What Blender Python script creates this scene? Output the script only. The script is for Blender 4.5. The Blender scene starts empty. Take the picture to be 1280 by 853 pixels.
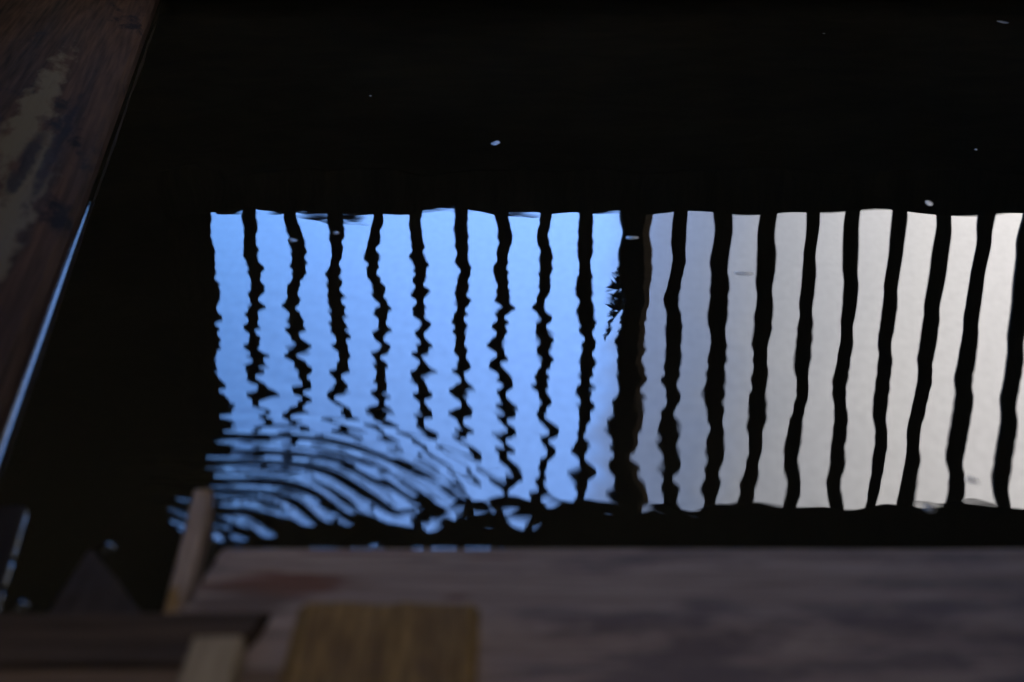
import bpy, bmesh, math, random
import numpy as np
from mathutils import Vector, noise

random.seed(7)
rng = np.random.default_rng(11)
sc = bpy.context.scene
col = sc.collection
R = math.radians

# ------------------------------------------------------------------ camera
cam_d = bpy.data.cameras.new("camera")
cam = bpy.data.objects.new("camera", cam_d)
col.objects.link(cam)
cam.location = (0.0, 0.0, 0.60)
cam.rotation_euler = (R(90 - 20.5), 0, 0)
cam_d.sensor_width = 36.0
cam_d.lens = 55.0
cam_d.clip_start = 0.05
cam_d.clip_end = 3000
cam_d.dof.use_dof = True
cam_d.dof.focus_distance = 3.3
cam_d.dof.aperture_fstop = 4.2
cam_d.dof.aperture_blades = 7
sc.camera = cam

# ------------------------------------------------------------------ world
SUN_EL, SUN_AZ = R(16), R(200)          # low sun behind the building
w = bpy.data.worlds.new("World")
sc.world = w
w.use_nodes = True
nt = w.node_tree
nt.nodes.clear()


def N(tree, kind, **kw):
    n = tree.nodes.new(kind)
    for k, v in kw.items():
        setattr(n, k, v)
    return n


def L(tree, a, b):
    tree.links.new(a, b)


out = N(nt, "ShaderNodeOutputWorld")
bg = N(nt, "ShaderNodeBackground")
bg.inputs[1].default_value = 0.1
L(nt, bg.outputs[0], out.inputs[0])
sky = N(nt, "ShaderNodeTexSky", sky_type="NISHITA", sun_disc=False)
sky.sun_elevation = SUN_EL
sky.sun_rotation = SUN_AZ
sky.air_density = 1.0
sky.dust_density = 0.4
sky.ozone_density = 4.0
tint = N(nt, "ShaderNodeMix", data_type="RGBA", blend_type="MULTIPLY")
tint.inputs[0].default_value = 1.0
L(nt, sky.outputs[0], tint.inputs[6])
tint.inputs[7].default_value = (0.44, 0.62, 0.88, 1)
# a pale cloud bank fills the right-hand half of the sky, its near edge ragged and bluish
tc = N(nt, "ShaderNodeTexCoord")
sep = N(nt, "ShaderNodeSeparateXYZ")
L(nt, tc.outputs["Generated"], sep.inputs[0])
az = N(nt, "ShaderNodeMath", operation="ARCTAN2")
L(nt, sep.outputs[0], az.inputs[0])
L(nt, sep.outputs[1], az.inputs[1])
nz = N(nt, "ShaderNodeTexNoise")
nz.inputs["Scale"].default_value = 5.0
nz.inputs["Detail"].default_value = 5.0
L(nt, tc.outputs["Generated"], nz.inputs["Vector"])
nzs = N(nt, "ShaderNodeMath", operation="MULTIPLY_ADD")
nzs.inputs[1].default_value = 0.05
nzs.inputs[2].default_value = -0.025
L(nt, nz.outputs[0], nzs.inputs[0])
add = N(nt, "ShaderNodeMath", operation="ADD")
L(nt, az.outputs[0], add.inputs[0])
L(nt, nzs.outputs[0], add.inputs[1])
mr = N(nt, "ShaderNodeMapRange")
mr.inputs[1].default_value = 0.06
mr.inputs[2].default_value = 0.39
L(nt, add.outputs[0], mr.inputs[0])
ramp = N(nt, "ShaderNodeValToRGB")
L(nt, mr.outputs[0], ramp.inputs[0])
el = ramp.color_ramp.elements
el[0].position = 0.0
el[0].color = (0.135, 0.195, 0.36, 1)
el[1].position = 1.0
el[1].color = (0.61, 0.58, 0.57, 1)
for p_, c_ in ((0.22, (0.16, 0.195, 0.285, 1)), (0.34, (0.25, 0.26, 0.29, 1)), (0.62, (0.46, 0.445, 0.44, 1))):
    e = el.new(p_)
    e.color = c_
CLOUD = 9.0
cl = N(nt, "ShaderNodeVectorMath", operation="SCALE")
cl.inputs[3].default_value = CLOUD
L(nt, ramp.outputs[0], cl.inputs[0])
cm = N(nt, "ShaderNodeMapRange", interpolation_type="SMOOTHSTEP")
cm.inputs[1].default_value = 0.055
cm.inputs[2].default_value = 0.095
L(nt, add.outputs[0], cm.inputs[0])
mix = N(nt, "ShaderNodeMix", data_type="RGBA")
L(nt, cm.outputs[0], mix.inputs[0])
hz = N(nt, "ShaderNodeMapRange", interpolation_type="SMOOTHSTEP")   # thin haze thickening towards the bank
hz.inputs[1].default_value = -0.32
hz.inputs[2].default_value = 0.05
hz.inputs[4].default_value = 0.62
L(nt, add.outputs[0], hz.inputs[0])
hmix = N(nt, "ShaderNodeMix", data_type="RGBA")
L(nt, hz.outputs[0], hmix.inputs[0])
L(nt, tint.outputs[2], hmix.inputs[6])
hmix.inputs[7].default_value = (2.5, 4.6, 10.2, 1)
L(nt, hmix.outputs[2], mix.inputs[6])
L(nt, cl.outputs[0], mix.inputs[7])
# hazier and paler higher up than a clear sky
elv = N(nt, "ShaderNodeMapRange")
elv.inputs[1].default_value = 0.27
elv.inputs[2].default_value = 0.46
elv.inputs[3].default_value = 0.88
elv.inputs[4].default_value = 1.38
L(nt, sep.outputs[2], elv.inputs[0])
fin = N(nt, "ShaderNodeVectorMath", operation="SCALE")
L(nt, mix.outputs[2], fin.inputs[0])
L(nt, elv.outputs[0], fin.inputs[3])
L(nt, fin.outputs[0], bg.inputs[0])

# ------------------------------------------------------------------ sun
sun_d = bpy.data.lights.new("sun", "SUN")
sun_d.energy = 2.5
sun_d.angle = R(0.5)
sun_d.color = (1.0, 0.9, 0.78)
sun = bpy.data.objects.new("sun", sun_d)
col.objects.link(sun)
sd = Vector((math.sin(SUN_AZ) * math.cos(SUN_EL), math.cos(SUN_AZ) * math.cos(SUN_EL), math.sin(SUN_EL)))
sun.rotation_euler = (-sd).to_track_quat("-Z", "Y").to_euler()
sun.location = sd * 20

# ------------------------------------------------------------------ exposure, render
vs = sc.view_settings
vs.view_transform = "Standard"
vs.look = "None"
vs.exposure = 3.3
vs.gamma = 1.0
vs.use_curve_mapping = False
cy = sc.cycles
cy.use_denoising = True
cy.max_bounces = 6
cy.diffuse_bounces = 4
cy.glossy_bounces = 4
cy.caustics_reflective = False
cy.caustics_refractive = False
cy.sample_clamp_indirect = 4.0


# ------------------------------------------------------------------ materials
def new_mat(name):
    m = bpy.data.materials.new(name)
    m.use_nodes = True
    t = m.node_tree
    b = t.nodes["Principled BSDF"]
    return m, t, b


def wood(name, dark, light, grain=9.0, stretch=0.10, axis=1, rough=(0.45, 0.75), bump=0.35, stain=None,
         stain_scale=3.0, stain_at=0.56, spots=(), spec=0.05):
    """Weathered timber: streaky grain along one axis, fine fibre relief, optional stain blotches and knots."""
    m, t, b = new_mat(name)
    c = N(t, "ShaderNodeTexCoord")
    mp = N(t, "ShaderNodeMapping")
    s = [1.0, 1.0, 1.0]
    s[axis] = stretch
    mp.inputs["Scale"].default_value = s
    L(t, c.outputs["Object"], mp.inputs[0])
    n1 = N(t, "ShaderNodeTexNoise")
    n1.inputs["Scale"].default_value = grain
    n1.inputs["Detail"].default_value = 8
    n1.inputs["Roughness"].default_value = 0.65
    n1.inputs["Distortion"].default_value = 0.6
    L(t, mp.outputs[0], n1.inputs["Vector"])
    n2 = N(t, "ShaderNodeTexNoise")
    n2.inputs["Scale"].default_value = grain * 9
    n2.inputs["Detail"].default_value = 6
    L(t, mp.outputs[0], n2.inputs["Vector"])
    mixn = N(t, "ShaderNodeMath", operation="MULTIPLY_ADD")
    mixn.inputs[1].default_value = 0.45
    L(t, n2.outputs[0], mixn.inputs[0])
    sc1 = N(t, "ShaderNodeMath", operation="MULTIPLY")
    sc1.inputs[1].default_value = 0.62
    L(t, n1.outputs[0], sc1.inputs[0])
    L(t, sc1.outputs[0], mixn.inputs[2])
    rp = N(t, "ShaderNodeValToRGB")
    rp.color_ramp.elements[0].position = 0.38
    rp.color_ramp.elements[0].color = (*dark, 1)
    rp.color_ramp.elements[1].position = 0.68
    rp.color_ramp.elements[1].color = (*light, 1)
    L(t, mixn.outputs[0], rp.inputs[0])
    colour = rp.outputs[0]
    if stain:
        n3 = N(t, "ShaderNodeTexNoise")
        n3.inputs["Scale"].default_value = stain_scale
        n3.inputs["Detail"].default_value = 6
        n3.inputs["Roughness"].default_value = 0.7
        mp3 = N(t, "ShaderNodeMapping")
        s3 = [1.0, 1.0, 1.0]
        s3[axis] = 0.35
        mp3.inputs["Scale"].default_value = s3
        L(t, c.outputs["Object"], mp3.inputs[0])
        L(t, mp3.outputs[0], n3.inputs["Vector"])
        r3 = N(t, "ShaderNodeMapRange", interpolation_type="SMOOTHSTEP")
        r3.inputs[1].default_value = stain_at
        r3.inputs[2].default_value = stain_at + 0.12
        L(t, n3.outputs[0], r3.inputs[0])
        mx = N(t, "ShaderNodeMix", data_type="RGBA")
        L(t, r3.outputs[0], mx.inputs[0])
        L(t, colour, mx.inputs[6])
        mx.inputs[7].default_value = (*stain, 1)
        colour = mx.outputs[2]
    if spots:
        n5 = N(t, "ShaderNodeTexNoise")
        n5.inputs["Scale"].default_value = grain * 3
        n5.inputs["Detail"].default_value = 5
        mp5 = N(t, "ShaderNodeMapping")
        s5 = [1.0, 1.0, 1.0]
        s5[axis] = 0.3
        mp5.inputs["Scale"].default_value = s5
        L(t, c.outputs["Object"], mp5.inputs[0])
        L(t, mp5.outputs[0], n5.inputs["Vector"])
    for (pos, scale, rad, colr) in spots:
        # a knot or stain with its own place on the timber, edge broken up by noise
        mp4 = N(t, "ShaderNodeMapping", vector_type="TEXTURE")
        mp4.inputs["Location"].default_value = pos
        mp4.inputs["Scale"].default_value = scale
        L(t, c.outputs["Object"], mp4.inputs[0])
        ln = N(t, "ShaderNodeVectorMath", operation="LENGTH")
        L(t, mp4.outputs[0], ln.inputs[0])
        na = N(t, "ShaderNodeMath", operation="MULTIPLY_ADD")
        L(t, n1.outputs[0], na.inputs[0])
        na.inputs[1].default_value = 0.6
        nb = N(t, "ShaderNodeMath", operation="MULTIPLY_ADD")
        L(t, n5.outputs[0], nb.inputs[0])
        nb.inputs[1].default_value = 2.4
        L(t, ln.outputs[1], nb.inputs[2])
        L(t, nb.outputs[0], na.inputs[2])
        r4 = N(t, "ShaderNodeMapRange", interpolation_type="SMOOTHSTEP")
        r4.inputs[1].default_value = rad + 1.75
        r4.inputs[2].default_value = rad + 1.05
        r4.inputs[4].default_value = 0.85
        L(t, na.outputs[0], r4.inputs[0])
        mx = N(t, "ShaderNodeMix", data_type="RGBA")
        L(t, r4.outputs[0], mx.inputs[0])
        L(t, colour, mx.inputs[6])
        mx.inputs[7].default_value = (*colr, 1)
        colour = mx.outputs[2]
    L(t, colour, b.inputs["Base Color"])
    b.inputs["Specular IOR Level"].default_value = spec
    rr = N(t, "ShaderNodeMapRange")
    rr.inputs[1].default_value = 0.3
    rr.inputs[2].default_value = 0.7
    rr.inputs[3].default_value = rough[0] + 0.2
    rr.inputs[4].default_value = min(1.0, rough[1] + 0.2)
    L(t, n1.outputs[0], rr.inputs[0])
    L(t, rr.outputs[0], b.inputs["Roughness"])
    bp = N(t, "ShaderNodeBump")
    bp.inputs["Strength"].default_value = bump
    bp.inputs["Distance"].default_value = 0.002
    L(t, mixn.outputs[0], bp.inputs["Height"])
    L(t, bp.outputs[0], b.inputs["Normal"])
    return m


M_room = wood("smoky_wood", (0.05, 0.037, 0.026), (0.11, 0.082, 0.058), grain=6, stretch=0.12, axis=0)
M_bar = wood("bar_wood", (0.06, 0.045, 0.03), (0.14, 0.10, 0.07), grain=14, axis=2)
M_log = wood("log_wood", (0.012, 0.007, 0.0045), (0.10, 0.055, 0.036), grain=15, stretch=0.035, axis=1,
             rough=(0.5, 0.75), bump=0.7, stain=(0.012, 0.010, 0.014), stain_scale=9, stain_at=0.56,
             spots=(((-0.108, 2.06, 0.06), (0.024, 0.50, 0.2), 1.0, (0.17, 0.14, 0.09)),
                    ((-0.070, 1.42, 0.06), (0.026, 0.50, 0.2), 1.0, (0.16, 0.13, 0.085)),
                    ((-0.082, 1.76, 0.06), (0.012, 0.20, 0.2), 0.9, (0.012, 0.009, 0.014)),
                    ((-0.055, 1.95, 0.06), (0.010, 0.42, 0.2), 0.8, (0.014, 0.010, 0.016))))
M_beam = wood("beam_wood", (0.17, 0.118, 0.10), (0.43, 0.325, 0.28), grain=16, stretch=0.10, axis=0,
              rough=(0.5, 0.8), bump=0.3, stain=(0.17, 0.128, 0.125), stain_scale=9, stain_at=0.50,
              spots=(((-0.165, 0.012, 0.0), (0.055, 0.030, 0.2), 1.0, (0.14, 0.052, 0.025)),
                     ((-0.20, -0.045, 0.0), (0.05, 0.05, 0.2), 0.9, (0.11, 0.075, 0.06)),
                     ((0.128, -0.040, 0.0), (0.02, 0.006, 0.2), 0.8, (0.11, 0.07, 0.075)),
                     ((-0.04, -0.020, 0.0), (0.014, 0.009, 0.2), 1.0, (0.12, 0.045, 0.035)),
                     ((-0.13, 0.098, 0.0), (0.05, 0.007, 0.2), 0.8, (0.14, 0.055, 0.055)),
                     ((-0.02, 0.085, 0.0), (0.03, 0.006, 0.2), 0.7, (0.15, 0.07, 0.06))))
M_amber = wood("amber_wood", (0.085, 0.047, 0.016), (0.35, 0.215, 0.080), grain=22, stretch=0.10, axis=1,
               rough=(0.4, 0.65), bump=0.4, stain=(0.12, 0.07, 0.04), stain_scale=16, stain_at=0.62)
M_plank = wood("dark_plank_wood", (0.030, 0.020, 0.014), (0.085, 0.058, 0.042), grain=14, axis=0, rough=(0.4, 0.7))
M_brown = wood("brown_plank_wood", (0.075, 0.048, 0.032), (0.19, 0.125, 0.085), grain=14, axis=0)
M_peg = wood("pale_peg_wood", (0.22, 0.165, 0.11), (0.42, 0.33, 0.23), grain=18, axis=1)
M_batten = wood("batten_wood", (0.13, 0.085, 0.06), (0.40, 0.30, 0.25), grain=26, axis=1, rough=(0.3, 0.6),
                stain=(0.24, 0.135, 0.03), stain_scale=22, stain_at=0.50)
M_side = wood("sodden_board_wood", (0.008, 0.006, 0.005), (0.022, 0.016, 0.013), grain=12, axis=1)
M_wedge = wood("wet_wedge_wood", (0.016, 0.012, 0.011), (0.055, 0.043, 0.038), grain=12, axis=1, rough=(0.35, 0.6))


def simple(name, a, bcol, scale=8.0, rough=0.8, bump=0.3):
    m, t, b = new_mat(name)
    c = N(t, "ShaderNodeTexCoord")
    n = N(t, "ShaderNodeTexNoise")
    n.inputs["Scale"].default_value = scale
    n.inputs["Detail"].default_value = 8
    L(t, c.outputs["Object"], n.inputs["Vector"])
    r = N(t, "ShaderNodeValToRGB")
    r.color_ramp.elements[0].position = 0.35
    r.color_ramp.elements[0].color = (*a, 1)
    r.color_ramp.elements[1].position = 0.65
    r.color_ramp.elements[1].color = (*bcol, 1)
    L(t, n.outputs[0], r.inputs[0])
    L(t, r.outputs[0], b.inputs["Base Color"])
    b.inputs["Roughness"].default_value = rough
    bp = N(t, "ShaderNodeBump")
    bp.inputs["Strength"].default_value = bump
    bp.inputs["Distance"].default_value = 0.01
    L(t, n.outputs[0], bp.inputs["Height"])
    L(t, bp.outputs[0], b.inputs["Normal"])
    return m


M_earth = simple("damp_earth", (0.025, 0.019, 0.013), (0.06, 0.045, 0.03), 10)
M_ground = simple("meadow_ground", (0.04, 0.05, 0.02), (0.09, 0.09, 0.045), 3)
M_leaf = simple("ivy_leaf", (0.03, 0.05, 0.02), (0.06, 0.09, 0.03), 20, 0.5)
M_foam = simple("foam_skin", (0.30, 0.30, 0.30), (0.5, 0.5, 0.5), 60, 0.12, 0.2)

M_water, t, b = new_mat("dark_water")
c = N(t, "ShaderNodeTexCoord")
n = N(t, "ShaderNodeTexNoise")
n.inputs["Scale"].default_value = 2.2
n.inputs["Detail"].default_value = 4
L(t, c.outputs["Object"], n.inputs["Vector"])
r = N(t, "ShaderNodeValToRGB")
r.color_ramp.elements[0].color = (0.010, 0.009, 0.006, 1)
r.color_ramp.elements[1].color = (0.034, 0.029, 0.017, 1)
L(t, n.outputs[0], r.inputs[0])
L(t, r.outputs[0], b.inputs["Base Color"])
b.inputs["Roughness"].default_value = 0.0
b.inputs["IOR"].default_value = 1.333
# thin dusty film on the surface: faintly uneven gloss, tiny wrinkles
n2 = N(t, "ShaderNodeTexNoise")
n2.inputs["Scale"].default_value = 120
n2.inputs["Detail"].default_value = 5
n2.inputs["Roughness"].default_value = 0.7
mpw = N(t, "ShaderNodeMapping")
mpw.inputs["Scale"].default_value = (1.0, 0.45, 1.0)
L(t, c.outputs["Object"], mpw.inputs[0])
L(t, mpw.outputs[0], n2.inputs["Vector"])
rs = N(t, "ShaderNodeMapRange")
rs.inputs[1].default_value = 0.3
rs.inputs[2].default_value = 0.7
rs.inputs[3].default_value = 0.36
rs.inputs[4].default_value = 0.64
L(t, n2.outputs[0], rs.inputs[0])
L(t, rs.outputs[0], b.inputs["Specular IOR Level"])


# ------------------------------------------------------------------ mesh helpers
def link(name, me, mat, parent=None, smooth=False):
    me.materials.append(mat)
    if smooth:
        me.polygons.foreach_set("use_smooth", [True] * len(me.polygons))
    o = bpy.data.objects.new(name, me)
    col.objects.link(o)
    if parent:
        o.parent = parent
    return o


def tag(o, label=None, cat=None, group=None, kind=None):
    if label:
        o["label"] = label
    if cat:
        o["category"] = cat
    if group:
        o["group"] = group
    if kind:
        o["kind"] = kind
    return o


def empty(name, loc, rz=0.0):
    o = bpy.data.objects.new(name, None)
    col.objects.link(o)
    o.location = loc
    o.rotation_euler = (0, 0, rz)
    return o


def box_bm(bm, x0, x1, y0, y1, z0, z1):
    v = [bm.verts.new((x, y, z)) for z in (z0, z1) for y in (y0, y1) for x in (x0, x1)]
    for f in ((0, 2, 3, 1), (4, 5, 7, 6), (0, 1, 5, 4), (2, 6, 7, 3), (0, 4, 6, 2), (1, 3, 7, 5)):
        bm.faces.new([v[i] for i in f])


def boxes(name, lst, mat, parent=None, bevel=0.0):
    bm = bmesh.new()
    for q in lst:
        box_bm(bm, *q)
    if bevel:
        bmesh.ops.bevel(bm, geom=list(bm.edges), offset=bevel, segments=2, affect="EDGES", profile=0.6)
    me = bpy.data.meshes.new(name)
    bm.to_mesh(me)
    bm.free()
    return link(name, me, mat, parent)


def timber(name, prof, length, mat, parent=None, segs=60, sub=6, amp=0.004, freq=9.0, stretch=0.25, seed=0.0, axis=1,
           cap_amp=0.0):
    """A hewn timber: a closed profile (a, z) swept along one axis, its faces worn uneven along the grain."""
    pts = []
    n = len(prof)
    for i in range(n):
        a, b_ = Vector(prof[i]), Vector(prof[(i + 1) % n])
        k = max(1, int(math.ceil((b_ - a).length / sub)))
        for j in range(k):
            pts.append(a.lerp(b_, j / k))
    m = len(pts)
    verts, faces = [], []
    for s in range(segs + 1):
        d = length * s / segs
        for p in pts:
            q = Vector((p.x * freq, d * freq * stretch, p.y * freq + seed))
            h = noise.fractal(q, 0.9, 2.0, 4) * amp
            dirn = p.normalized() if p.length > 1e-6 else Vector((0, 1))
            h2 = noise.noise(Vector((p.x * 30 + seed, s * 3.1, p.y * 30))) * cap_amp if s in (0, segs) else 0
            x, z = p.x + dirn.x * h, p.y + h
            dd = d + h2
            verts.append((x, dd, z) if axis == 1 else (dd, x, z))
    for s in range(segs):
        for i in range(m):
            a, b_ = s * m + i, s * m + (i + 1) % m
            faces.append((a, b_, b_ + m, a + m))
    faces.append(tuple(range(m - 1, -1, -1)))
    faces.append(tuple(segs * m + i for i in range(m)))
    me = bpy.data.meshes.new(name)
    me.from_pydata(verts, [], faces)
    me.validate()
    bm = bmesh.new()
    bm.from_mesh(me)
    bmesh.ops.recalc_face_normals(bm, faces=bm.faces)
    bm.to_mesh(me)
    bm.free()
    return link(name, me, mat, parent, smooth=False)


def shade_smooth_angle(o, ang=40):
    me = o.data
    me.polygons.foreach_set("use_smooth", [True] * len(me.polygons))
    me.set_sharp_from_angle(angle=R(ang))


# ------------------------------------------------------------------ setting: room, ground, floor
WY = 4.5                                   # inner face of the window wall
OX0, OX1, OZ0, OZ1 = -0.893, 2.30, 0.674, 1.640   # window opening
RX0, RX1, RY0, RZ1 = -2.4, 2.9, -2.6, 2.45
tag(boxes("ground", [(-400, 400, WY + 0.12, 900, -0.25, -0.05)], M_ground), kind="structure")
tag(boxes("floor", [(RX0, RX1, RY0, 0.80, -0.30, -0.015), (RX0, -1.35, 0.80, WY, -0.30, -0.015)], M_earth), kind="structure")
tag(boxes("wall", [(RX0 - .2, OX0 - .09, WY, WY + .12, -0.3, RZ1), (OX1 + .09, RX1 + .2, WY, WY + .12, -0.3, RZ1),
                   (OX0 - .09, OX1 + .09, WY, WY + .12, -0.3, OZ0 - .09), (OX0 - .09, OX1 + .09, WY, WY + .12, OZ1 + .09, RZ1)], M_room), kind="structure")
tag(boxes("wall", [(RX0 - .2, RX0, RY0, WY, -0.3, RZ1)], M_room), kind="structure")
tag(boxes("wall", [(RX1, RX1 + .2, RY0, WY, -0.3, RZ1)], M_room), kind="structure")
tag(boxes("wall", [(RX0 - .2, RX1 + .2, RY0 - .2, RY0, -0.3, RZ1)], M_room), kind="structure")
HX0, HX1, HY0, HY1 = -0.75, 0.95, -0.45, 0.30        # unseen roof opening added to light near timbers; boarded upstands added against low sun
tag(boxes("roof", [(RX0 - .5, HX0, RY0 - .5, WY + .45, RZ1, RZ1 + .15), (HX1, RX1 + .5, RY0 - .5, WY + .45, RZ1, RZ1 + .15),
                   (HX0, HX1, RY0 - .5, HY0, RZ1, RZ1 + .15), (HX0, HX1, HY1, WY + .45, RZ1, RZ1 + .15),
                   (HX0 - .04, HX0 - .002, HY0 - .04, HY1 + .04, RZ1 + .14, RZ1 + .5), (HX1 + .002, HX1 + .04, HY0 - .04, HY1 + .04, RZ1 + .14, RZ1 + .5),
                   (HX0, HX1, HY0 - .04, HY0 - .002, RZ1 + .14, RZ1 + .5), (HX0, HX1, HY1 + .002, HY1 + .04, RZ1 + .14, RZ1 + .5)], M_room), kind="structure")

# ------------------------------------------------------------------ the barred window
win = empty("barred_window", ((OX0 + OX1) / 2, WY, OZ0))
tag(win, "long barred wooden window above the dark water, seen mirrored in it", "window")
win_inv = Vector(win.location)


def winbox(name, lst, bevel=0.003):
    return boxes(name, [(a - win_inv.x, b_ - win_inv.x, c_ - win_inv.y, d - win_inv.y, e_ - win_inv.z, f - win_inv.z)
                        for a, b_, c_, d, e_, f in lst], M_bar, win, bevel)


bar_px = [310, 363, 416, 469, 522, 575, 628, 681, 734, 850, 905, 960, 1015, 1070, 1125, 1180, 1235, 1290]
xs = [(p - 640) * 0.002384 for p in bar_px] + [1.682, 1.813, 1.944, 2.075, 2.206]
for i, x in enumerate(xs):
    wd = 0.0205 + random.uniform(-0.0025, 0.003) + (0.003 if x > 0.4 else 0)
    lean = random.uniform(-0.010, 0.010)
    bm = bmesh.new()
    box_bm(bm, -wd, wd, -0.022, 0.022, OZ0 - 0.06, OZ1 + 0.06)
    for v in bm.verts:
        if v.co.y > 0:
            v.co.x *= 0.55                 # wedge-section bars, broad face inwards
    bmesh.ops.subdivide_edges(bm, edges=[e for e in bm.edges if abs(e.verts[0].co.z - e.verts[1].co.z) > .5], cuts=8)
    for v in bm.verts:
        v.co.x += noise.noise(Vector((i * 7.3, v.co.z * 4, 1 if v.co.x > 0 else 0))) * 0.0022
        v.co.x += lean * (v.co.z - 1.1)
    bmesh.ops.translate(bm, verts=bm.verts, vec=(x - win_inv.x, 0.032, -win_inv.z))
    me = bpy.data.meshes.new("bar")
    bm.to_mesh(me)
    bm.free()
    link("bar", me, M_bar, win)
winbox("jamb", [(OX0 - .13, OX0, WY - 0.010, WY - 0.001, OZ0 - .001, OZ1 + .001)], 0.002)
winbox("jamb", [(OX1, OX1 + .13, WY - 0.010, WY - 0.001, OZ0 - .001, OZ1 + .001)], 0.002)
winbox("sill", [(OX0 - .15, OX1 + .15, WY - 0.012, WY - 0.001, OZ0 - .13, OZ0 - .002)], 0.002)
winbox("lintel", [(OX0 - .15, OX1 + .15, WY - 0.012, WY - 0.001, OZ1 + .002, OZ1 + .14)], 0.002)
winbox("post", [(0.328, 0.394, WY + 0.004, WY + 0.075, OZ0 - 0.06, OZ1 + 0.06)])
# thin rail lying just above the sill in the left-hand bay
winbox("rail", [(OX0 + 0.002, -0.30, WY + 0.058, WY + 0.066, OZ0 + 0.018, OZ0 + 0.026)], 0.001)

# post of the eaves outside, just showing past the window post
pst = empty("eaves_post", (0.445, 5.25, -0.05))
tag(pst, "brown post outside, showing as a thin strip beside the thick window post", "post")
boxes("shaft", [(-0.05, 0.034, -0.05, 0.05, 0.16, 2.5)], M_peg, pst, 0.004)
boxes("foot_block", [(-0.10, 0.09, -0.1, 0.1, 0.0, 0.16)], M_earth, pst, 0.008)

# ivy sprig on the post
ivy = empty("ivy_sprig", (0.333, WY + 0.03, 0.96))
tag(ivy, "small dark ivy sprig hanging beside the thick window post", "plant")


def tube(name, pts, r0, r1, mat, parent, sides=6):
    verts, faces = [], []
    for i, p in enumerate(pts):
        r_ = r0 + (r1 - r0) * i / (len(pts) - 1)
        d = (Vector(pts[min(i + 1, len(pts) - 1)]) - Vector(pts[max(i - 1, 0)])).normalized()
        a = d.orthogonal().normalized()
        b_ = d.cross(a)
        for s in range(sides):
            an = 2 * math.pi * s / sides
            verts.append(Vector(p) + (a * math.cos(an) + b_ * math.sin(an)) * r_)
    for i in range(len(pts) - 1):
        for s in range(sides):
            q = i * sides
            faces.append((q + s, q + (s + 1) % sides, q + sides + (s + 1) % sides, q + sides + s))
    me = bpy.data.meshes.new(name)
    me.from_pydata(verts, [], faces)
    return link(name, me, mat, parent, True)


tube("stem", [(0.01, 0, -0.10), (-0.004, -.004, -0.05), (-0.012, -.006, 0.0), (-0.030, 0, 0.05), (-0.046, 0, 0.09), (-0.044, 0, 0.13)], 0.005, 0.004, M_leaf, ivy)
for k, (x, z, a, s) in enumerate(((0.004, -0.09, -40, .040), (0.0, -0.05, -70, .042), (-0.010, -0.02, -30, .040), (-0.006, 0.01, -110, .040),
                                  (-0.022, 0.03, -60, .030), (-0.012, 0.075, 60, .028), (-0.046, 0.085, 170, .022))):
    q = [(0, 0, 0), (.45, .05, .25), (.30, .08, .55), (.62, 0, .60), (.25, .06, .85), (0, -.04, 1.4), (-.25, .06, .85), (-.62, 0, .60), (-.30, .08, .55), (-.45, .05, .25)]
    vs_ = [Vector(p) * s for p in q] + [Vector((0, s * .2, s * .5))]
    me = bpy.data.meshes.new("leaf")
    me.from_pydata(vs_, [], [(i, (i + 1) % 10, 10) for i in range(10)])
    o = link("leaf", me, M_leaf, ivy)
    o.location = (x, 0, z)
    o.rotation_euler = (R(random.uniform(-25, 25)), R(a), R(random.uniform(-40, 40)))

# ------------------------------------------------------------------ water
SRC = (-0.262, 1.125)                      # where the drip at the batten strikes the water


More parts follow.
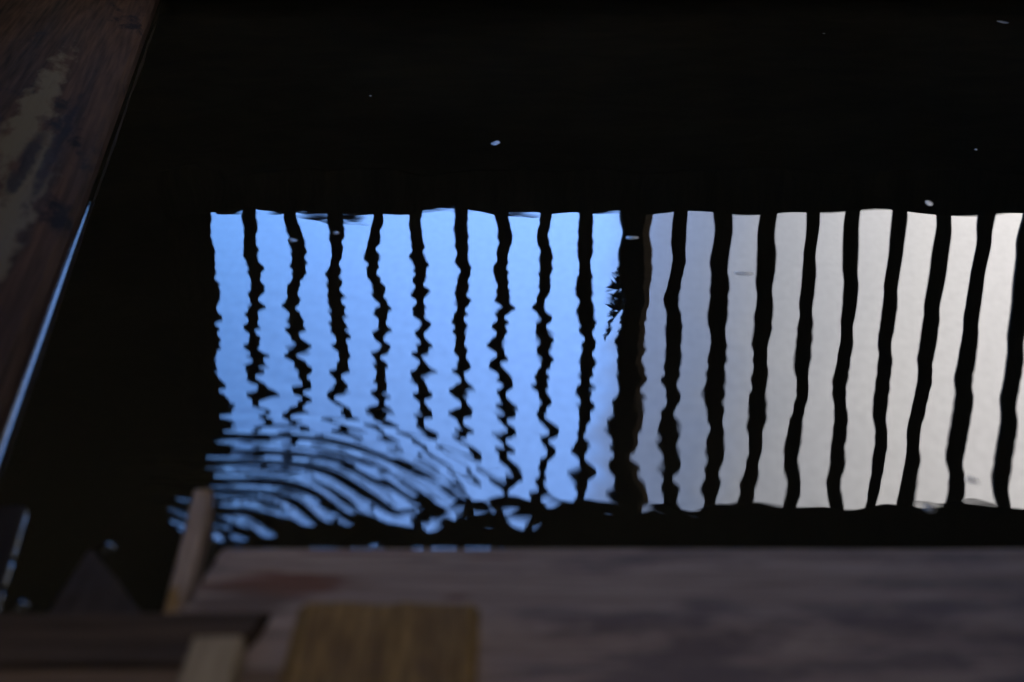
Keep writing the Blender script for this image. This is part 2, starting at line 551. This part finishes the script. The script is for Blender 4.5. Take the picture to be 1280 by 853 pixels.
def water_height(X, Y):
    H = np.zeros_like(X)
    dx, dy = X - SRC[0], Y - SRC[1]
    rr_ = np.sqrt(dx * dx + dy * dy) + 1e-6
    th = np.arctan2(dx, dy)                # 0 = straight away from the camera, + to the right
    wob = 0.012 * np.sin(2.3 * th + 0.6) + 0.007 * np.sin(5.1 * th + 2.0)
    r2 = rr_ + wob
    # rings: steep short ripples close in, running out into gentler longer ones; the beam's end shades the right
    sector = 1 / (1 + np.exp((th - 1.0) / 0.08)) * (0.12 + 0.88 / (1 + np.exp(-(th + 0.35) / 0.12)))
    for lam, slope, fall, ph in ((0.031, 0.22, 0.205, 0.3), (0.058, 0.026, 0.25, 1.7), (0.0195, 0.24, 0.20, 4.0), (0.0125, 0.20, 0.195, 2.6),
                                 (0.040, 0.006, 0.46, 2.2), (0.028, 0.002, 0.60, 0.9)):
        k = 2 * math.pi / lam
        att = np.exp(-(rr_ / fall) ** 3.0) * (1 - np.exp(-(rr_ / 0.03) ** 2)) * sector
        att = att * (0.75 + 0.25 * np.sin(7 * th + 23 * rr_ + ph * 3))
        # steep-sided wavelets: flanks of nearly even slope between tight crests
        H += slope / k * att * np.arcsin(0.965 * np.cos(k * r2 + ph + 0.5 * np.sin(3 * th + ph) + 0.45 * np.sin(9 * th + 2 * ph + 30 * rr_)))
    # slow cross swells left over in the basin
    for i in range(12):
        a = rng.choice((-1, 1)) * rng.uniform(52, 84)
        lam = rng.uniform(0.10, 0.30)
        k = 2 * math.pi / lam
        kx, ky = k * math.sin(R(a)), k * math.cos(R(a))
        ph = rng.uniform(0, 6.28)
        bend = 0.9 * np.sin(X * rng.uniform(1, 5) + rng.uniform(0, 6)) + 0.9 * np.sin(Y * rng.uniform(1, 6) + rng.uniform(0, 6))
        env = 0.55 + 0.45 * np.sin(X * rng.uniform(2, 6) + Y * rng.uniform(1, 5) + rng.uniform(0, 6))
        p_ = kx * X + ky * Y + ph + bend
        H += 0.0021 / k * env * np.cos(p_ + 0.55 * np.sin(p_))
    # broken sideways shivers in the left half, patchy
    for i in range(26):
        a = rng.uniform(8, 62) * rng.choice((1, 1, 1, -1))
        lam = rng.uniform(0.032, 0.085)
        k = 2 * math.pi / lam
        kx, ky = k * math.sin(R(a)), k * math.cos(R(a))
        ph = rng.uniform(0, 6.28)
        bend = 1.2 * np.sin(X * rng.uniform(3, 9) + rng.uniform(0, 6)) + 1.0 * np.sin(Y * rng.uniform(3, 9) + rng.uniform(0, 6))
        pq = np.sin(X * rng.uniform(4, 13) + Y * rng.uniform(3, 10) + rng.uniform(0, 6))
        env = np.clip(0.25 + pq, 0, 2) * (1 - 0.3 * np.exp(-(rr_ / 0.2) ** 2))
        env = env * np.exp(-(np.maximum(rr_ - 0.1, 0) / 0.62) ** 2) * (0.24 + 0.76 / (1 + np.exp((X - 0.12) / 0.05)))
        p_ = kx * X + ky * Y + ph + bend
        H += 0.0036 / k * env * np.cos(p_ + 0.6 * np.sin(p_))
    return H


LOG_A, LOG_B = (-0.4741, 1.3224), (-0.6254, 2.277)      # waterline of the log
ldx, ldy = LOG_B[0] - LOG_A[0], LOG_B[1] - LOG_A[1]
ll = math.hypot(ldx, ldy)
ldx, ldy = ldx / ll, ldy / ll
BEAM_Y = 1.1202


def meniscus(X, Y):
    """Water climbing the wet timber: a few millimetres high at the log and the beam."""
    H = np.zeros_like(X)
    d = (X - LOG_A[0]) * ldy - (Y - LOG_A[1]) * ldx     # distance to the right of the log line
    H += 0.0016 * np.exp(-np.abs(d) / 0.0035)
    return H


xa = np.concatenate([np.linspace(-1.45, -0.9, 60, endpoint=False), np.linspace(-0.9, -0.5, 130, endpoint=False), np.linspace(-0.5, 0.2, 350, endpoint=False), np.linspace(0.2, 0.75, 180, endpoint=False), np.linspace(0.75, 2.9, 240)])
ya = np.concatenate([np.linspace(0.6, 0.95, 30, endpoint=False), np.linspace(0.95, 1.6, 380, endpoint=False), np.linspace(1.6, 1.9, 110, endpoint=False), np.linspace(1.9, 3.0, 180, endpoint=False), np.linspace(3.0, WY, 100)])
X, Y = np.meshgrid(xa, ya)
H = water_height(X, Y)
nx, ny = len(xa), len(ya)
verts = np.stack([X, Y, H], -1).reshape(-1, 3)
i0 = (np.arange(ny - 1)[:, None] * nx + np.arange(nx - 1)[None, :]).reshape(-1)
quads = np.stack([i0, i0 + 1, i0 + nx + 1, i0 + nx], -1)


def np_mesh(name, verts, quads):
    me = bpy.data.meshes.new(name)
    me.vertices.add(len(verts))
    me.vertices.foreach_set("co", verts.astype(np.float32).ravel())
    me.loops.add(quads.size)
    me.loops.foreach_set("vertex_index", quads.astype(np.int32).ravel())
    me.polygons.add(len(quads))
    me.polygons.foreach_set("loop_start", np.arange(0, quads.size, 4, dtype=np.int32))
    me.update(calc_edges=True)
    me.polygons.foreach_set("use_smooth", np.ones(len(quads), dtype=bool))
    return me


water = link("water", np_mesh("water", verts, quads), M_water)
tag(water, kind="structure")


def water_z(x, y):
    ix = min(max(np.searchsorted(xa, x), 1), nx - 1)
    iy = min(max(np.searchsorted(ya, y), 1), ny - 1)
    return float(H[iy, ix])


def meniscus_strip(p0, p1, nrm, length_segs, height, reach, wob=0.0, seed=0.0):
    """Curved rim of water climbing a wet edge from p0 to p1; nrm points away from the timber."""
    offs = np.array([-0.004, 0.0, 0.0008, 0.0016, 0.0026, 0.004, 0.006, 0.009, 0.013]) / 0.013 * reach
    vv = []
    for s in range(length_segs + 1):
        u = s / length_segs
        x, y = p0[0] + (p1[0] - p0[0]) * u, p0[1] + (p1[1] - p0[1]) * u
        hh = height * (1 + wob * noise.noise(Vector((u * 14 + seed, seed, 0)))) 
        for o_ in offs:
            px, py = x + nrm[0] * o_, y + nrm[1] * o_
            z = water_z(px, py) + hh * math.exp(-max(o_, 0) / reach * 3.2) - hh * math.exp(-3.2) - 0.00002
            vv.append((px, py, z))
    m_ = len(offs)
    i_ = (np.arange(length_segs)[:, None] * m_ + np.arange(m_ - 1)[None, :]).reshape(-1)
    qq = np.stack([i_, i_ + 1, i_ + m_ + 1, i_ + m_], -1)
    return link("water_edge", np_mesh("water_edge", np.array(vv), qq), M_water, water)


meniscus_strip((LOG_A[0] - ldx * .6, LOG_A[1] - ldy * .6), (LOG_A[0] + ldx * 3.2, LOG_A[1] + ldy * 3.2), (ldy, -ldx), 500, 0.0028, 0.007, 0.1)
meniscus_strip((-0.225, BEAM_Y), (0.02, BEAM_Y), (0, 1), 120, 0.0007, 0.007, 2.6, 3.3)

# ------------------------------------------------------------------ timbers
ang = math.atan2(-ldx, ldy)                # rotation of the log's length about z
log = empty("timber_log", (LOG_A[0] - ldx * 0.9, LOG_A[1] - ldy * 0.9, 0.0), ang)
tag(log, "dark reddish hewn log with a peeled tan patch along the left water edge", "log")
lg = timber("trunk", [(0.0, -0.10), (0.0, 0.0), (0.001, 0.022), (-0.006, 0.034), (-0.06, 0.052), (-0.13, 0.078), (-0.22, 0.098), (-0.34, 0.10),
                      (-0.42, 0.06), (-0.44, -0.10)], 4.12, M_log, log, segs=330, sub=0.012, amp=0.007, freq=10, stretch=0.12, seed=2.0)
shade_smooth_angle(lg, 35)

beam = timber("sill_beam", [(0.006, -0.10), (0.0, -0.002), (-0.006, 0.006), (-0.09, 0.028), (-0.175, 0.046), (-0.20, 0.050), (-0.30, 0.050), (-0.315, 0.035), (-0.315, -0.10)],
              2.6, M_beam, None, segs=240, sub=0.010, amp=0.0022, freq=14, stretch=0.12, seed=5.0, axis=0, cap_amp=0.008)
beam.data.transform(__import__("mathutils").Matrix.Translation((-0.228, 0.12, 0)))
beam.location = (0.0, 1.0, 0.0)
shade_smooth_angle(beam, 35)
tag(beam, "wide weathered grey beam across the near edge of the water", "beam")

blk = timber("wooden_block", [(-0.058, 0.0), (0.058, 0.0), (0.060, 0.018), (0.055, 0.024), (0.012, 0.0245), (-0.004, 0.022), (-0.054, 0.024), (-0.060, 0.018)],
             0.22, M_amber, None, segs=30, sub=0.006, amp=0.0022, freq=26, stretch=0.2, seed=9.0, cap_amp=0.004)
blk.location = (-0.0815, 0.690, 0.0505)
shade_smooth_angle(blk, 40)
tag(blk, "short amber board offcut lying on the grey beam", "board")

pk = timber("dark_plank", [(0.0, 0.0), (0.0, 0.056), (-0.004, 0.060), (-0.064, 0.060), (-0.066, 0.0)], 0.52, M_plank, None, segs=60, sub=0.010,
            amp=0.002, freq=14, stretch=0.15, seed=12, axis=0, cap_amp=0.016)
pk.location = (-0.68, 0.920, 0.003)
for v in pk.data.vertices:
    v.co.x += 0.55 * v.co.y + 0.006 * noise.noise(v.co * 60)
shade_smooth_angle(pk, 40)
tag(pk, "dark wet plank lying across the left end of the grey beam", "plank")
pk2 = timber("brown_plank", [(0.0, 0.0), (0.0, 0.058), (-0.004, 0.062), (-0.13, 0.062), (-0.13, 0.0)], 0.54, M_brown, None, segs=60, sub=0.012,
             amp=0.002, freq=14, stretch=0.15, seed=15, axis=0, cap_amp=0.004)
pk2.location = (-0.68, 0.848, 0.003)
shade_smooth_angle(pk2, 40)
tag(pk2, "lighter brown plank at the near left corner, in front of the dark plank", "plank")
peg = timber("wooden_peg", [(-0.0165, 0.0), (0.0165, 0.0), (0.0165, 0.016), (0.014, 0.019), (-0.014, 0.019), (-0.0165, 0.016)], 0.13, M_peg, None, segs=20, sub=0.006,
             amp=0.001, freq=30, stretch=0.2, seed=18, cap_amp=0.002)
peg.location = (-0.184, 0.722, 0.065)
shade_smooth_angle(peg, 40)
tag(peg, "pale square peg between the brown plank and the amber board", "peg")

bat = timber("thin_batten", [(-0.0075, -0.02), (0.0075, -0.02), (0.0085, 0.022), (0.006, 0.027), (-0.006, 0.027), (-0.0075, 0.024)], 0.42, M_batten, None, segs=50, sub=0.005,
             amp=0.0016, freq=24, stretch=0.2, seed=21, cap_amp=0.004)
bat.location = (-0.2245, 0.76, 0.0)
bat.rotation_euler = (0, 0, R(4.6))
shade_smooth_angle(bat, 40)
tag(bat, "thin grey and amber batten between dark plank and grey beam", "batten")

wd_ = [(-0.344, 0.976, 0.004), (-0.256, 0.980, 0.008), (-0.3285, 1.093, 0.012), (-0.3307, 1.096, 0.012), (-0.3325, 1.093, 0.012)]
bm = bmesh.new()
top = [bm.verts.new((x, y, z + 0.004)) for x, y, z in wd_]
bot = [bm.verts.new((x, y, -0.03)) for x, y, z in wd_]
bm.faces.new(top)
bm.faces.new(bot[::-1])
for i in range(5):
    bm.faces.new((top[i], bot[i], bot[(i + 1) % 5], top[(i + 1) % 5]))
bmesh.ops.subdivide_edges(bm, edges=list(bm.edges), cuts=6, use_grid_fill=True)
bmesh.ops.triangulate(bm, faces=[f for f in bm.faces if len(f.verts) > 4])
for v in bm.verts:
    v.co += Vector((0.3, 0.2, 1)) * noise.noise(v.co * 40) * 0.0018
me = bpy.data.meshes.new("wedge")
bm.to_mesh(me)
bm.free()
wdg = link("wooden_wedge", me, M_wedge)
tag(wdg, "dim pointed wedge poking out of the water behind the dark plank", "wedge")

sb = timber("side_board", [(0.0, -0.05), (0.0, 0.003), (-0.006, 0.006), (-0.10, 0.008), (-0.10, -0.05)], 0.60, M_side, None, segs=60, sub=0.010,
            amp=0.0006, freq=14, stretch=0.15, seed=25, cap_amp=0.01)
sba = math.atan2(0.4116 - 0.3845, 1.1914 - 1.0201)
sb.rotation_euler = (0, 0, sba)
sb.location = (-0.4116 + math.sin(sba) * 0.6, 1.1914 - math.cos(sba) * 0.6, 0)
shade_smooth_angle(sb, 40)
tag(sb, "dark board at the left edge with a thin wet gleam along it", "board")
sx, sy = -math.sin(sba), math.cos(sba)
meniscus_strip((-0.3845 - sx * .05, 1.0201 - sy * .05), (-0.4116, 1.1914), (sy, -sx), 60, 0.0013, 0.005, 0.8, 7.1)


# ------------------------------------------------------------------ flecks floating on the water
def fleck(x, y, rx, ry, hgt, label, tilt=0.0, group="foam flecks floating on the water"):
    vv, ff = [(0, 0, hgt)], []
    nr, ns = 6, 18
    for i in range(1, nr + 1):
        f_ = i / nr
        for s in range(ns):
            a = 2 * math.pi * s / ns
            k_ = 1 + 0.18 * math.sin(2 * a + x * 9) + 0.1 * math.sin(3 * a + y * 7)
            vv.append((rx * f_ * k_ * math.cos(a), ry * f_ * k_ * math.sin(a), hgt * (1 - f_ ** 2.2) - 0.0006 * f_))
    for s in range(ns):
        ff.append((0, 1 + s, 1 + (s + 1) % ns))
        for i in range(nr - 1):
            q = 1 + i * ns
            ff.append((q + s, q + ns + s, q + ns + (s + 1) % ns, q + (s + 1) % ns))
    me_ = bpy.data.meshes.new("foam_fleck")
    me_.from_pydata(vv, [], ff)
    o = link("foam_fleck", me_, M_foam, None, True)
    o.location = (x, y, water_z(x, y) + 0.0003)
    o.rotation_euler = (tilt, 0, 0)
    tag(o, label, "fleck", group)


fleck(-0.0278, 2.535, 0.0080, 0.018, 0.0005, "bright bluish fleck alone on the black water above the reflected bars", R(3.6))
fleck(0.5975, 2.165, 0.0070, 0.014, 0.0005, "grey fleck just above the reflected white panes at the right", R(2.6))
fleck(1.184, 3.796, 0.016, 0.022, 0.0008, "faint fleck near the top right corner of the water", R(1.2))
fleck(0.7557, 2.496, 0.0030, 0.006, 0.0006, "tiny fleck on the black water near the right edge", R(2))
fleck(-0.267, 2.925, 0.0035, 0.007, 0.0006, "tiny fleck on the black water at upper left", R(2))
fleck(0.7207, 3.634, 0.0040, 0.009, 0.0006, "tiny fleck at the far top of the black water", R(2))
fleck(-0.2913, 1.9874, 0.0080, 0.008, 0.0010, "small pale fleck crossing the second reflected bar from the left")
fleck(-0.2366, 2.021, 0.0055, 0.007, 0.0010, "small fleck on the third reflected bar from the left")
fleck(0.2873, 1.8438, 0.0130, 0.007, 0.0009, "flat bluish fleck floating on a grey reflected pane")
fleck(0.4071, 1.254, 0.0060, 0.006, 0.0010, "dark smudge of a fleck low on a white reflected pane")
fleck(0.3551, 1.200, 0.0045, 0.007, 0.0007, "pale fleck at the lower edge of the white reflected panes", R(-3))
fleck(0.1597, 1.9985, 0.0080, 0.009, 0.0010, "pale fleck crossing the thick reflected post")


def bubble(x, y, r_, label):
    bm_ = bmesh.new()
    bmesh.ops.create_uvsphere(bm_, u_segments=20, v_segments=12, radius=r_)
    for v in bm_.verts:
        v.co.z *= 0.55
    me_ = bpy.data.meshes.new("water_bubble")
    bm_.to_mesh(me_)
    bm_.free()
    o = link("water_bubble", me_, M_water, None, True)
    o.location = (x, y, water_z(x, y) + 0.0004)
    tag(o, label, "bubble", "bubbles in the near left corner")


bubble(-0.3285, 1.124, 0.0085, "glinting bubble at the tip of the dim pointed wedge")
bubble(-0.3720, 1.032, 0.0085, "glinting bubble between the dark plank and the left edge board")
bubble(-0.2880, 1.018, 0.0070, "faint bubble against the dark plank, left of the thin batten")
